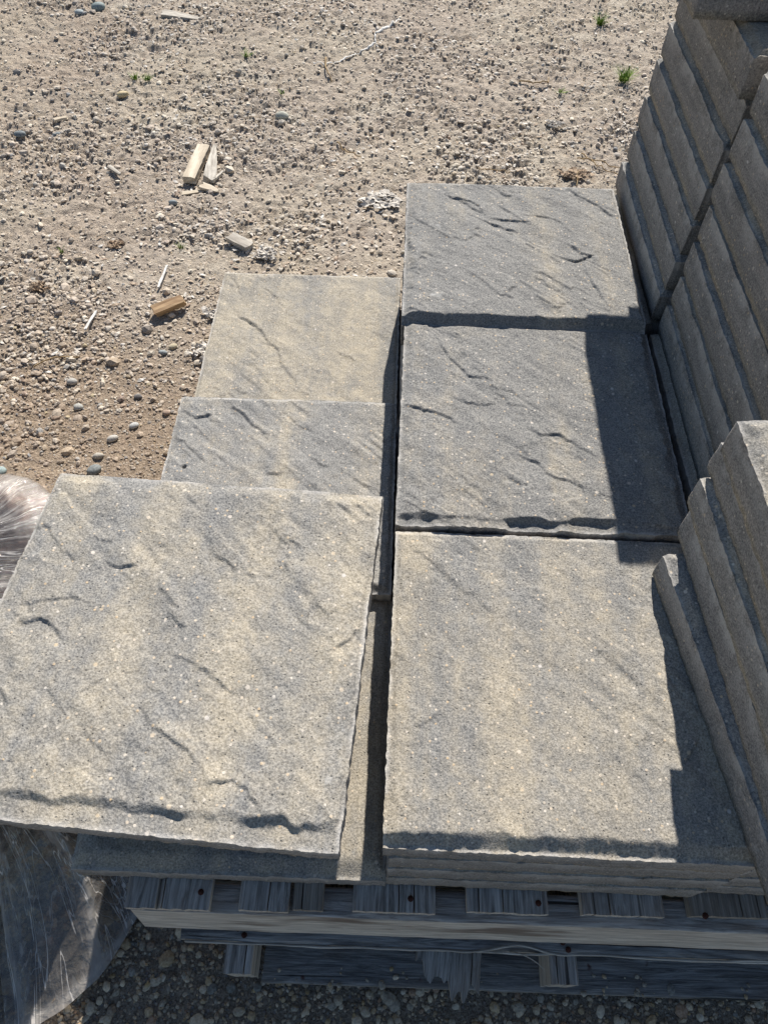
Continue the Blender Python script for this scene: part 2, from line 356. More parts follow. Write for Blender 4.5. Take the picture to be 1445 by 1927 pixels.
GC = 'flat slabs in the middle column'; GL = 'flat slabs in the low left column'
cl_mid = [(.0042, [(-.142,.149),(-.128,.118),(-.111,.107),(-.099,.083),(-.074,.079)]), (.0040, [(-.195,.019),(-.167,.005),(-.131,-.008)]),
  (.0036, [(-.015,-.019),(.007,-.034),(.035,-.03),(.068,-.057),(.086,-.067)]), (.0036, [(-.02,-.081),(.012,-.104),(.041,-.117),(.062,-.135)]),
  (.003, [(-.059,.05),(-.036,.023),(-.016,.019)]), (.003, [(.079,-.144),(.101,-.148),(.124,-.165)]), (.0025, [(-.11,.03),(-.08,.02),(-.06,.024)])]
cl_far = [(.003, [(-.098,.136),(-.071,.108)]), (.0034, [(-.111,.15),(-.066,.125),(-.062,.1)]), (.0048, [(-.072,.085),(-.038,.067),(0,.052)]),
  (.0035, [(-.027,.084),(.012,.078)]), (.0028, [(.033,.096),(.073,.092),(.095,.065),(.108,.049)]), (.0042, [(.123,.179),(.16,.145),(.186,.111)]),
  (.004, [(.081,-.024),(.103,-.033),(.128,-.021)]), (.004, [(.107,.001),(.128,-.021)]), (.0042, [(.12,-.052),(.128,-.096),(.141,-.138)])]
cl_lf = [(.003, [(-.18,.174),(-.162,.15),(-.155,.123)]), (.0052, [(-.152,.061),(-.111,.021),(-.084,-.011),(-.061,-.035),(-.043,-.082),(-.022,-.119),(-.003,-.148)]),
  (.0025, [(-.091,.135),(-.062,.092)]), (.0028, [(.086,-.06),(.109,-.075)])]
cl_lm = [(.005, [(-.187,.165),(-.162,.152),(-.138,.156)]), (.0052, [(-.097,.178),(-.068,.152),(-.05,.127),(-.029,.109),(-.014,.107)]),
  (.0032, [(-.001,.162),(.021,.137),(.042,.125)]), (.004, [(.062,.057),(.079,.046)]), (.003, [(.125,.024),(.159,.002)]), (.0032, [(-.123,.068),(-.091,.045),(-.07,.028)]), (.003, [(-.014,.025),(.0,.025)])]
cl_t = [(.0042, [(-.174,.005),(-.156,-.002),(-.143,-.006),(-.123,-.016)]), (.003, [(-.122,.107),(-.109,.105)]), (.0034, [(-.097,.077),(-.083,.074),(-.069,.077)]),
  (.0034, [(-.01,-.085),(.005,-.1),(.03,-.111),(.046,-.122),(.057,-.137)]), (.0036, [(.077,-.154),(.096,-.15),(.108,-.156),(.121,-.169)]), (.0026, [(-.003,-.03),(.014,-.031),(.036,-.038),(.068,-.058)]),
  (.002, [(-.165,.019),(-.125,.027),(-.099,.02)]), (.0032, [(.174,-.006),(.187,.004),(.191,.015)]), (.002, [(-.073,-.075),(-.063,-.065)])]
cl_n = [(.0016, [(.063,.029),(.092,.002),(.123,-.037)]), (.004, [(.143,-.093),(.152,-.08)]), (.002, [(-.163,-.07),(-.147,-.059)]), (.0016, [(.11,-.124),(.122,-.126)])]

T = .0605
m_far = slab_mesh('slab_far', T, 250, 3, [(.017,.016,.12,.002),(.009,.004,.4),(.016,.005,.5),(.008,.004,.4)], cl_far, .0017)
m_mid = slab_mesh('slab_mid', T, 265, 8, [(.0190,.0056,.40,.0120,.6),(.007,.003,.4),(.013,.004,.5),(.017,.008,.35)], cl_mid, .0019)
m_near = slab_mesh('slab_near', T, 210, 14, [(.0185,.0112,.22,.0035),(.007,.003,.4),(.010,.003,.6),(.016,.007,.3)], cl_n, .0013)
cx, cy = corner(-.0017, .4003, -.0085); slab(m_far, cx, cy, .0132, T, -.0085, .20, .50, 'plain grey slab farthest in the middle row, with chipped curved ridges', GC)
cx, cy = corner(0, 0, -.0144); slab(m_mid, cx, cy, 0, T, -.0144, .30, .50, 'middle slab of the centre row, its right third in straight shadow', GC)
cx, cy = corner(-.0051, -.4125, -.0127, S*.984, S*.984); slab(m_near, cx, cy, -.008, T, -.0127, .40, .535, 'smooth grey and tan slab nearest in the centre row, jagged shadow on its right', GC, scale=(.984, .984, 1))
m_lf = slab_mesh('slab_left_far', .035, 170, 21, [(.008,.003,.4),(.006,.003,.4),(.008,.003,.4),(.010,.004,.4)], cl_lf, .0012)
slab(m_lf, -.2085, .2245, -.2330, .035, 0, .56, .52, 'tan slab with one long diagonal ridge, farthest in the low left row', GL, scale=(.985, .985, 1))
m_lm = slab_mesh('slab_left_mid', .04, 180, 26, [(.012,.006,.4),(.008,.003,.6),(.012,.005,.5),(.010,.005,.4)], cl_lm, .0022, hole=(-.166, .034))
slab(m_lm, -.2115, -.2115, -.185, .04, 0, .33, .56, 'rough grey slab with a small black hole, half covered by the big slab lying askew', GL)
m_ln = slab_mesh('slab_left_near', .0595, 120, 31, [(.022,.010,.2),(.008,.003,.4),(.012,.005,.4),(.012,.006,.3)], (), .0012)
slab(m_ln, -.208, -.6125, -.2095, .0595, 0, .45, .50, 'slab on the pallet beneath the big askew slab, only front and right edge showing', GL)
m_t = slab_mesh('slab_askew', .034, 265, 36, [(.0255,.0050,.28,.0195,.60),(.017,.004,.45),(.006,.003,.5),(.007,.003,.7)], cl_t, .0019)
# the big one, askew on top: orientation from three of its corners
tl = np.array((-.4289,-.4115,Z(.0988))); tr = np.array((-.0238,-.4375,Z(.1075))); br_ = np.array((-.0501,-.8425,Z(.118)))
ex = (tr-tl)/np.linalg.norm(tr-tl); ey = tr-br_; ey -= ex*(ey@ex); ey /= np.linalg.norm(ey); ez = np.cross(ex, ey)
cc = (tl+br_)/2 - ez*.034
o = slab(m_t, 0, 0, 0, .034, 0, .40, .53, 'big tan and grey slab lying askew over the left row, front edge scalloped', 'slabs stacked on the left')
o.rotation_euler = Matrix((ex, ey, ez)).transposed().to_euler(); o.location = cc

# shared slabs for the piles
VAR = [slab_mesh('slab_pile_%d' % k, T, 96, 100+k*13, [(.015,.008+.001*k,.45,.002),(.011,.007,.5),(.011,.008,.5),(.013,.009,.45)], (), .0012, .88) for k in range(5)]
VARF = [slab_mesh('slab_square_%d' % k, T, 60, 140+k*13, [(.0032,.0012,.5)]*4, (), .0012, .88) for k in range(2)]
def pile(mesh_i, x, y, zb, yaw, tan, br, label, group, zs=1., rot90=0, sq=False):
    cx, cy = corner(x, y, yaw)
    return slab(VARF[mesh_i % 2] if sq else VAR[mesh_i % 5], cx, cy, zb+T*zs, T, yaw+rot90*math.pi/2, tan, br, label, group, scale=(1, 1, zs))
ORD = ['bottom', 'second', 'third', 'fourth', 'fifth', 'sixth', 'seventh', 'eighth']
rr = np.random.default_rng(3)
# lower layers of the middle and left columns
for nm, x, y, top in (('far', -.0017, .4003, .0132-T), ('middle', -.001, -.001, -T), ('near', -.004, -.4075, -.008-T)):
    h = (top+.2655)/3
    for k in range(3):
        w = ['lowest', 'middle one', 'uppermost'][k]
        pile(k+len(nm), x+rr.uniform(-.002, .002), y+rr.uniform(-.001, .0015), -.2655+k*h, rr.uniform(-.004, .004), .6, .5,
             '%s of the three slabs under the %s slab of the centre row' % (w, nm), 'slabs hidden under the middle column', zs=h/T*.995, rot90=k, sq=True)
pile(2, -.414, -.0085, -.2655, 0, .5, .5, 'slab right under the rough grey slab with the black hole', 'slabs stacked on the left', zs=.0395/T)
m_pack = slab_mesh('paver_small', .054, 40, 77, [B_S]*4, (), .001, .8, .30, .30)
for k in range(5):
    link('paver', m_pack, None, (-.245+.004*(k % 2), -.625, Z(-.2085+k*.0545)), (0, 0, .01*k), (1, 1, 1), (.5, .5, .5),
         '%s small paver of the pile propping up the big askew slab' % ['bottom', 'second', 'third', 'fourth', 'top'][k], 'paver', 'small pavers under the askew slab')
# right column: far, middle and near piles
GF = 'slabs of the tall pile at the far right'; GM = 'slabs of the tall pile at the middle right'; GN = 'slabs of the shorter pile at the near right'
for k in range(4):
    w = ['lowest', 'second lowest', 'third', 'uppermost'][k]
    h = (.2655-.014)/4
    pile(k, .418, .448, -.2655+k*h, 0, .55, .47, '%s of the four slabs sunk below the far right pile, beside the centre row' % w, GF, zs=h/T*.99, rot90=k)
    pile(k+1, .420, .012, -.2655+k*h, 0, .55, .47, '%s of the four slabs sunk below the middle right pile, beside the centre row' % w, GM, zs=h/T*.99, rot90=k+1)
    h = (.2655-.0082)/4
    pile(k+2, .4095, -.4035, -.2655+k*h, -.008, .75, .5, '%s of the four slabs under the near right pile, front edge above the pallet' % w, GN, zs=h/T*.995, rot90=k+2, sq=True)
fx = [.420, .428, .432, .435, .438, .441, .424]; fy = [.038, .044, .053, .055, .053, .050, .048]
for k in range(7):
    pile(k*2, fx[k], fy[k]+S, -.014+k*T, rr.uniform(-.006, .006), .26+rr.uniform(-.1, .1), .46+rr.uniform(-.03, .03),
         '%s slab of the far right pile%s' % (ORD[k] if k < 6 else 'topmost full', ', lying level with the far grey slab' if k == 0 else ''), GF, zs=.99, rot90=k)
ov = slab_mesh('slab_overhang', T, 120, 222, [(.012,.006,.3),(.012,.007,.3),(.014,.008,.5),(.017,.009,.3)], (), .0030, .8)
cx, cy = corner(.3605, .127+S, .0)
slab(ov, cx, cy-.013, .4105+T, T, 0, .35, .42, 'loose dark slab set back and jutting left on top of the far right pile', GF, scale=(1, .935, 1))
mx = [.429, .431, .429, .430, .427, .430, .432, .431]
for k in range(8):
    pile(k*3+1, mx[k], .014+rr.uniform(-.004, .003), -.014+k*T, rr.uniform(-.004, .004), .26+rr.uniform(-.1, .1), .46+rr.uniform(-.03, .03),
         '%s slab of the middle right pile' % (ORD[k] if k < 7 else 'topmost'), GM, zs=.99, rot90=k+1)
nx_ = [(.337, -.462, .129), (.357, -.432, .065), (.351, -.424, .062), (.358, -.414, .045), (.346, -.436, .030)]
for k, (x, y, yw) in enumerate(nx_):
    lab = ['bottom slab of the near right pile, twisted so that it juts over the centre row', 'second slab of the near right pile, with a sunlit chipped back corner', 'third slab of the near right pile',
           'fourth slab of the near right pile, just under its sunlit top slab', 'sunlit top slab of the near right pile'][k]
    x, y = -.0124+(x+.0124)*.984, -.9627+(y+.9627)*.984
    o = pile(k+1, x, y, -.0078+k*T*.925, yw, .30+rr.uniform(-.1, .1), .50+rr.uniform(-.02, .03), lab, GN, zs=.915, rot90=k+3)

# ------------------------------------------------------------------ pallets
def board_mesh(name, L, W, Th, seed, grooves=3, jag=0., nl=60, nw=28):
    # length along x from 0 to L, centred across y, z from 0 to Th; far end x = 0 can be jagged
    x = np.linspace(0, 1, nl)**1.6*L; y = np.linspace(-W/2, W/2, nw)
    r = np.random.default_rng(seed); gpos = []
    for g in range(grooves):
        p = r.uniform(-W*.42, W*.42); j = int(np.argmin(np.abs(y-p))); gpos.append(j)
        if 1 < j < nw-2: y[j-1] = y[j]-.0009; y[j+1] = y[j]+.0009
    X, Y = np.meshgrid(x, y, indexing='ij')
    zt = Th + .0012*fbm(X/.12, Y/.02, seed, 3) + .0005*fbm(X/.03, Y/.004, seed+4, 2)
    for j in gpos:
        if 1 < j < nw-2: zt[:, j] -= Th*.55*sm(1-x/(L*r.uniform(.12, .5)))
    e = np.minimum(Y+W/2, W/2-Y); zt -= .0022*np.exp(-e/.0018)
    end = .0015*vn(Y/.006, Y*0, seed)*np.exp(-X/.02)
    if jag: end = end + np.exp(-X/.05)*jag*(.45+.9*fbm(Y/.034, Y*0, seed+2, 4, .62) - 1.0*(Y/W))
    X = X + end; Ye = Y + .0012*fbm(X/.05, np.sign(Y), seed+8, 3)
    top = np.stack([X, Ye, zt], -1).reshape(-1, 3); bot = np.stack([X, Ye, X*0], -1).reshape(-1, 3)
    N = nl*nw; q = [grid_quads(nl, nw), grid_quads(nl, nw, N)[:, ::-1]]
    vv = [top, bot]; off = 2*N
    def strip(ids):
        nonlocal off
        a = top[ids]; b = bot[ids]; K = len(ids); vv.extend([a, b]); i = np.arange(K-1)
        q.append(np.stack([off+i, off+i+1, off+K+i+1, off+K+i], 1)); off += 2*K
    strip(np.arange(nw)[::-1]); strip((nl-1)*nw+np.arange(nw)); strip(np.arange(nl)*nw); strip((np.arange(nl)*nw+nw-1)[::-1])
    return mesh_from(name, np.concatenate(vv), np.concatenate(q), smooth=False, mat=M_WOOD)

up_ = link('wooden_pallet', None, None, (.26, -.85, Z(-.29)), label='weathered grey wooden pallet right under the slabs, with a pale front stringer', cat='pallet', group='stacked pallets')
lo_ = link('wooden_pallet', None, None, (.26, -.87, Z(-.41)), label='older darker pallet beneath, standing on the gravel with a broken board', cat='pallet', group='stacked pallets')
def on(parent, name, mesh, x, y, z, yaw=0, color=(1, .5, 0), label=None, tilt=0):
    return link(name, mesh, parent, (x-parent.location.x, y-parent.location.y, Z(z)-parent.location.z), (0, tilt, yaw), color=color, label=label)
Lb = 1.20
decks = [(-.350, -.237, -.851, 0), (-.198, -.132, -.849, 0), (-.126, -.086, -.846, 1), (-.047, .063, -.845, 0), (.105, .213, -.841, 0), (.258, .367, -.839, 0), (.401, .505, -.836, 1), (.55, .66, -.835, 0), (.70, .81, -.835, 0)]
for i, (a, b, yf, brn) in enumerate(decks):
    me = board_mesh('deck_board', Lb, b-a, .018, 300+i, 2 if b-a > .1 else 1)
    on(up_, 'deck_board', me, (a+b)/2, yf, -.288, math.pi/2, ((.25, .42, 0) if brn else (.92, .78, 0)))
for j, yf in enumerate((-.8545, -.30, .30)):
    me = board_mesh('stringer', 1.22, .038, .088, 340+j, 0)
    so_ = on(up_, 'stringer', me, -.345, yf+.019-(.010 if j == 0 else 0), -.3765, 0, (.85, .80, 0) if j == 0 else (1, .6, 0), 'pale front stringer with fresher wood' if j == 0 else None)
    if j == 0: so_.rotation_euler[0] = -.14
for i, (a, b) in enumerate(((.47, .56), (.78, .86), (-.12, -.03), (.18, .27))):
    me = board_mesh('bottom_board', Lb, b-a, .0145, 350+i, 2)
    on(up_, 'bottom_board', me, (a+b)/2, -.862 if i < 1 else -.84, -.3925, math.pi/2, (.5, .5, 0))
# lower pallet
for i, (yc, w) in enumerate(((-.826, .100), (-.60, .09), (-.38, .09), (-.15, .09), (.08, .09), (.30, .09))):
    me = board_mesh('deck_board', 1.20, w, .016, 370+i, 1, nw=34)
    on(lo_, 'deck_board', me, -.297, yc, -.411, 0, (1, .60, .25), 'splintered front board with rusty nails' if i == 0 else None)
for i, (xc, yf) in enumerate(((-.212, -.915), (.257, -.913), (.72, -.91))):
    me = board_mesh('stringer', 1.15, .040, .085, 380+i, 1)
    on(lo_, 'stringer', me, xc, yf, -.4975, math.pi/2, (.95, .75, .4))
me = board_mesh('bottom_board', 1.1, .066, .018, 390, 0, nw=30)
on(lo_, 'bottom_board', me, -.186, -.888, -.5165, 0, (1, .50, .9), 'dark stained front bottom board')
on(lo_, 'bottom_board', board_mesh('bottom_board', 1.1, .09, .018, 391, 1), -.186, -.30, -.5165, 0, (1, .35, 0))
me = board_mesh('broken_board', .30, .096, .016, 395, 1, jag=-.050, nl=110, nw=60)
on(lo_, 'broken_board', me, .093, -.892, -.462, math.pi/2-.10, (.85, .66, 0), 'broken board with a jagged splintered end', tilt=-.12)
# torn splinter strip along the front board
mb = MB()
px = np.linspace(-.29, .85, 120)
for side in range(2):
    yy = -.8775 + .003*fbm(px/.08, px*0, 5+side, 3) + .012*np.exp(-((px-.19)/.035)**2)*(-.2+side) ; zz = Z(-.399)+.002*side+.004*fbm(px/.05, px*0, 9+side, 2) + .012*np.exp(-((px-.18)/.03)**2)
    mb.tube(np.stack([px-lo_.location.x, yy-lo_.location.y, zz-lo_.location.z], 1), .0016+.0009*vn(px/.02, px*0, side), 5)
on(lo_, 'torn_edge', mb.mesh('torn_edge', M_CHIPG), lo_.location.x, lo_.location.y, lo_.location.z-.52)
mb = MB(); th = np.linspace(0, 1, 14)
mb.tube(np.stack([.178+.045*th-.26, -.876-.020*th**1.5+.87, -.0+.02*np.sin(th*2.6)], 1)+np.array([0, 0, .012]), .0009*(1.3-th), 5)
on(lo_, 'splinter', mb.mesh('splinter', M_CHIPG), lo_.location.x, lo_.location.y, lo_.location.z-.52)
# nails
def nail(x, y, z, par):
    mb = MB(); a = np.linspace(0, 2*np.pi, 9)[:-1]
    v = [(0, 0, .002)]+[(.004*math.cos(t), .004*math.sin(t), .0016) for t in a]+[(.0042*math.cos(t), .0042*math.sin(t), -.001) for t in a]
    t = [(0, 1+i, 1+(i+1) % 8) for i in range(8)]; q = [(1+i, 9+i, 9+(i+1) % 8, 1+(i+1) % 8) for i in range(8)]
    mb.add(v, q, t); on(par, 'nail_head', mb.mesh('nail_head', M_RUST), x, y, z)
M_RUST = flat_mat('rust', (.035, .014, .010), (.09, .03, .02), 200)
for x, y, z in ((-.215, -.860, -.3945), (-.205, -.868, -.3945), (.255, -.862, -.3945), (.262, -.871, -.3945)): nail(x, y, z, lo_)
for x in (-.25, .03, .20, .42): nail(x, -.832+.004*math.sin(x*40), -.2705, up_)

# ------------------------------------------------------------------ ground
def height(x, y):
    far = np.clip((y+.2)/1.5, .35, 1)
    h = .016*fbm(x/.55, y/.55, 1, 3) + far*(.0075*fbm(x/.10, y/.085, 6, 3) + .0055*fbm(x/.030, y/.026, 12, 3, .6))
    far = far*np.clip(.92+1.3*fbm(x/.30, y/.22, 80, 4), .60, 1.25)
    pit = fbm(x/.019, y/.016, 30, 2); h = h - .010*sm((pit-.06)/.20)*far + .0035*fbm(x/.011, y/.010, 37, 2)*far; h = h + .006*far*(.25-np.abs(fbm(x/.045, y/.03, 44, 2)))
    r = np.exp(-(np.maximum(np.abs(x-.25)-.75, 0)**2+np.maximum(np.abs(y+.2)-.85, 0)**2)/.05)
    return (h*(1-r*.55)) - .008 - .004*r
def axis(lo, hi, st, far=80):
    a = np.arange(lo, hi, st); k = np.geomspace(.02, far, 26)
    return np.concatenate([lo-k[::-1], a, a[-1]+k])
gx = axis(-2.15, 1.5, .0060)
yy = [-1.35]
while yy[-1] < 3.3: yy.append(yy[-1] + .0042 + .0022*max(0, yy[-1]+.4))
gy = np.concatenate([-1.35-np.geomspace(.02, 80, 26)[::-1], yy, 3.3+np.geomspace(.02, 80, 26)])
X, Y = np.meshgrid(gx, gy, indexing='ij'); H = height(X, Y)
out = np.maximum(np.maximum(np.abs(X+.3)-2.3, 0), np.maximum(np.abs(Y-1)-2.6, 0)); H = np.where(out > 0, H*np.exp(-out)-.002, H)
tan = np.array((.61, .525, .405)); pink = np.array((.54, .455, .37)); brn = np.array((.335, .225, .135)); drk = np.array((.21, .150, .095)); pale = np.array((.74, .665, .54))
def mixc(a, b, f): return a*(1-f[..., None])+b*f[..., None]
def ground_col(X, Y):
    n1 = fbm(X/.45, Y/.4, 50, 4); n2 = fbm(X/.12, Y/.1, 55, 3); n3 = fbm(X/.04, Y/.035, 58, 3)
    c = mixc(tan+0*X[..., None], pink, sm(.5+1.4*n1)); c = mixc(c, pale, sm(.0+1.3*n2+.4*n3)*.8)
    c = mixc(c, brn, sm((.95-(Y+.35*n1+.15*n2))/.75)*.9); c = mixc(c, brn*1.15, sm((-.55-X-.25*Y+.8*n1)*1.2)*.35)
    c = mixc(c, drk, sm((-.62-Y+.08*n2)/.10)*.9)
    c = mixc(c, drk*1.3, sm((n3-.25)*3)*.5)
    return c
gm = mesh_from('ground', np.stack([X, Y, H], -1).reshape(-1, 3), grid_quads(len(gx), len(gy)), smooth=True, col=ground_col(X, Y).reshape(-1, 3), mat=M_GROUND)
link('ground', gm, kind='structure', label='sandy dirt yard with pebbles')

# ------------------------------------------------------------------ gravel (uncountable)
phi = (1+5**.5)/2
ICO_V = np.array([(-1,phi,0),(1,phi,0),(-1,-phi,0),(1,-phi,0),(0,-1,phi),(0,1,phi),(0,-1,-phi),(0,1,-phi),(phi,0,-1),(phi,0,1),(-phi,0,-1),(-phi,0,1)])/math.hypot(1, phi)
ICO_F = np.array([(0,11,5),(0,5,1),(0,1,7),(0,7,10),(0,10,11),(1,5,9),(5,11,4),(11,10,2),(10,7,6),(7,1,8),(3,9,4),(3,4,2),(3,2,6),(3,6,8),(3,8,9),(4,9,5),(2,4,11),(6,2,10),(8,6,7),(9,8,1)])
def subdiv(V, F):
    V = list(map(tuple, V)); c = {}; out = []
    def mid(a, b):
        k = (min(a, b), max(a, b))
        if k not in c:
            p = (np.array(V[a])+np.array(V[b]))/2; V.append(tuple(p/np.linalg.norm(p))); c[k] = len(V)-1
        return c[k]
    for a, b, d in F:
        x, y, z = mid(a, b), mid(b, d), mid(d, a); out += [(a, x, z), (b, y, x), (d, z, y), (x, y, z)]
    return np.array(V), np.array(out)
I1_V, I1_F = subdiv(ICO_V, ICO_F); I2_V, I2_F = subdiv(I1_V, I1_F)
PAL = np.array([(.58,.52,.43),(.66,.60,.52),(.50,.40,.27),(.36,.34,.31),(.22,.23,.24),(.30,.24,.19),(.42,.29,.21),(.48,.44,.38),(.72,.68,.62),(.16,.17,.18),(.54,.43,.24)])
PP = np.array([.19,.14,.15,.12,.06,.07,.05,.12,.04,.03,.03]); PP = PP/PP.sum()
def stones(name, x, y, r, base, rn, sink=.35, rough=.22, dark=1., lift=0., mat=None, dust=False):
    V0, F0 = base; n = len(x); k = len(V0)
    sc = np.stack([r, r*rn.uniform(.6, 1, n), r*rn.uniform(.35, .75, n)], 1)
    V = V0[None]*(1+rough*(rn.random((n, k, 1))-.5)*2)*sc[:, None]
    a = rn.uniform(0, 2*np.pi, n); tx = rn.uniform(-.35, .35, n)
    ca, sa, ct, st = np.cos(a)[:, None], np.sin(a)[:, None], np.cos(tx)[:, None], np.sin(tx)[:, None]
    y1 = V[..., 1]*ct-V[..., 2]*st; z1 = V[..., 1]*st+V[..., 2]*ct
    P = np.stack([V[..., 0]*ca-y1*sa, V[..., 0]*sa+y1*ca, z1], -1)
    P += np.stack([x, y, height(x, y)+sc[:, 2]*(1-2*sink)+lift], 1)[:, None]
    F = (F0[None]+(np.arange(n)*k)[:, None, None]).reshape(-1, 3)
    c = PAL[rn.choice(len(PAL), n, p=PP)]*rn.uniform(.8, 1.15, (n, 1))*np.array(dark)
    if dust: f_ = np.where(rn.random(n) < .80, rn.uniform(.45, .95, n), rn.uniform(0, .3, n)); c = mixc(c, ground_col(x, y)*rn.uniform(.85, 1.12, (n, 1)), f_)
    return mesh_from(name, P.reshape(-1, 3), tris=F, smooth=False, col=np.repeat(c, k, 0), mat=M_STONE)
def scatter(n, x0, x1, y0, y1, rn, mask=None, falloff=0.):
    x = rn.uniform(x0, x1, n*3); y = rn.uniform(y0, y1, n*3)
    keep = ~((x > -.30) & (y > -.78) & (y < .43))
    if falloff: keep &= rn.random(n*3) < 1/(1+falloff*np.maximum(y, 0))
    if mask is not None: keep &= mask(x, y, rn)
    return x[keep][:n], y[keep][:n]
rn = np.random.default_rng(21)
clump = lambda x, y, r_: r_.random(len(x)) < np.clip(.40+2.0*fbm(x/.30, y/.22, 80, 4), .04, 1)
x, y = scatter(34000, -2.1, 1.45, -.3, 3.2, rn, clump, .25)
r = np.exp(rn.normal(math.log(.0041), .42, len(x)))
link('gravel', stones('gravel_small', x, y, r, (ICO_V, ICO_F), rn, .42, dust=True), kind='stuff', label='small angular gravel pressed into the dry sand')
x, y = scatter(1300, -2.1, 1.45, -.2, 3.2, rn, clump, .15)
r = np.exp(rn.normal(math.log(.0085), .28, len(x)))
link('gravel', stones('gravel_medium', x, y, r, (I1_V, I1_F), rn, .42, .10, dust=True), kind='stuff', label='larger rounded pebbles scattered over the sand')
x, y = scatter(16000, -1.9, 1.3, 0.25, 3.1, rn, None, .3)
r = np.exp(rn.normal(math.log(.0043), .40, len(x))); PAL0, PP0 = PAL, PP
PAL = np.array([(.66,.56,.435), (.59,.485,.385), (.74,.65,.51), (.50,.41,.31)]); PP = np.array([.35, .25, .2, .2])
link('sand_clods', stones('sand_clods', x, y, r, (ICO_V, ICO_F), rn, .30, .30), kind='stuff', label='small dried clods of sand'); PAL, PP = PAL0, PP0
x, y = scatter(6500, -1.15, -.28, -.35, .75, rn)
r = np.exp(rn.normal(math.log(.0034), .45, len(x)))
link('gravel', stones('gravel_brown', x, y, r, (ICO_V, ICO_F), rn, .38, dark=.9, dust=True), kind='stuff', label='fine brown gravel beside the left slabs')
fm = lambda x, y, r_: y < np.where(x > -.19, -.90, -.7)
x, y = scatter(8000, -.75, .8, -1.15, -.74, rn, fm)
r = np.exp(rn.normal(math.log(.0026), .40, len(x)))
link('gravel', stones('gravel_front_fine', x, y, r, (ICO_V, ICO_F), rn, .40, .2, dark=(.85, .70, .52)), kind='stuff', label='fine brown grit between the pebbles in the shade')
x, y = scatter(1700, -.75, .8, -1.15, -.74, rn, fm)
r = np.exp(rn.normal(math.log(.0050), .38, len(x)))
link('gravel', stones('gravel_front', x, y, r, (I1_V, I1_F), rn, .40, .12, dark=(1.0, .88, .70)), kind='stuff', label='brownish mixed gravel in the shade in front of the pallets')
g_x, g_y = rn.uniform(-.17, .80, 70), rn.uniform(-.942, -.895, 70); g_r = np.exp(rn.normal(math.log(.0024), .4, 70))
gz = Z(-.4985)-height(g_x, g_y)
o_ = stones('grit_on_board', g_x, g_y, g_r, (I1_V, I1_F), rn, .30, .12, dark=(1., .9, .75), lift=gz)
link('loose_grit', o_, kind='stuff', label='loose grit lying on the bottom board of the lower pallet')
# dried leaf litter and chips mixed into the sand
x, y = scatter(2600, -1.3, 1.2, .35, 2.9, rn, lambda x, y, r_: r_.random(len(x)) < np.clip(.15+2.2*fbm(x/.25, y/.2, 92, 3), .02, 1))
n = len(x); r = rn.uniform(.004, .012, n); a = rn.uniform(0, 6.28, n); h0 = height(x, y)
V = []
for (u, v, w) in ((-1, 0, .1), (-.3, .4, .35), (.5, .35, .1), (1, 0, .4), (.4, -.4, .15), (-.4, -.35, .05)):
    V.append(np.stack([x+r*(u*np.cos(a)-v*np.sin(a)), y+r*(u*np.sin(a)+v*np.cos(a)), h0+.002+r*w*rn.uniform(.3, 1.3, n)], 1))
V = np.stack(V, 1).reshape(-1, 3); b = np.arange(n)*6
F = np.concatenate([np.stack([b, b+4, b+1], 1), np.stack([b, b+5, b+4], 1), np.stack([b+1, b+4, b+2], 1), np.stack([b+2, b+4, b+3], 1)])
c = np.array([(.62,.56,.48),(.45,.33,.22),(.30,.20,.13),(.70,.66,.60)])[rn.choice(4, n, p=[.4, .3, .15, .15])]
link('leaf_litter', mesh_from('leaf_litter', V, tris=F, smooth=False, col=np.repeat(c, 6, 0), mat=M_STONE), kind='stuff', label='crumbled dry leaf scraps and bark bits on the sand')

# ------------------------------------------------------------------ pebbles one can pick out
def hz(x, y): return float(height(np.array([x]), np.array([y]))[0])
peb = [(-.708,.071,.017,(.15,.17,.17),'smooth dark slate pebble beside the back edge of the askew slab'), (-.629,.469,.012,(.30,.33,.33),'grey oval pebble left of the tan slab'),
 (-.606,.492,.012,(.50,.42,.27),'tan pebble touching the grey oval pebble left of the tan slab'), (-.839,.355,.014,(.42,.40,.36),'rounded grey and white pebble alone on brown dirt'),
 (-.648,.213,.012,(.48,.48,.46),'pale grey pebble left of the slab with the hole'), (-.69,.17,.013,(.50,.47,.42),'flat pale stone behind the dark slate pebble'),
 (-.711,.115,.013,(.42,.38,.32),'knobbly beige stone right behind the dark slate pebble'), (-.579,.26,.010,(.35,.24,.17),'reddish brown pebble close to the slab with the hole'),
 (-.66,.31,.011,(.11,.10,.10),'black rough stone on the brown dirt'), (-.80,.27,.012,(.40,.39,.35),'long pale pebble on the brown dirt at left'),
 (-1.331,2.556,.030,(.20,.26,.26),'large flat blue grey stone near the top left'), (-1.40,2.50,.020,(.32,.37,.38),'small blue stone left of the large flat blue grey stone'),
 (-1.34,1.52,.020,(.15,.18,.19),'dark blue pebble at the far left edge'), (-1.22,1.54,.018,(.16,.19,.20),'second dark pebble at the far left, nearer the wood block'),
 (-.45,1.70,.026,(.46,.46,.38),'broad pale green stone flush with the sand'), (-1.053,1.814,.022,(.56,.44,.24),'tan flat stone below the small weed'),
 (-.93,.06,.017,(.25,.33,.32),'teal grey pebble at the left picture edge above the wrapped load'), (-.73,1.13,.014,(.20,.24,.26),'dark blue grey pebble left of the cut wood block')]
base_p = mesh_from('pebble', I2_V*(1+.05*(np.random.default_rng(8).random((len(I2_V), 1))-.5)), tris=I2_F, smooth=True)
rp = np.random.default_rng(4)
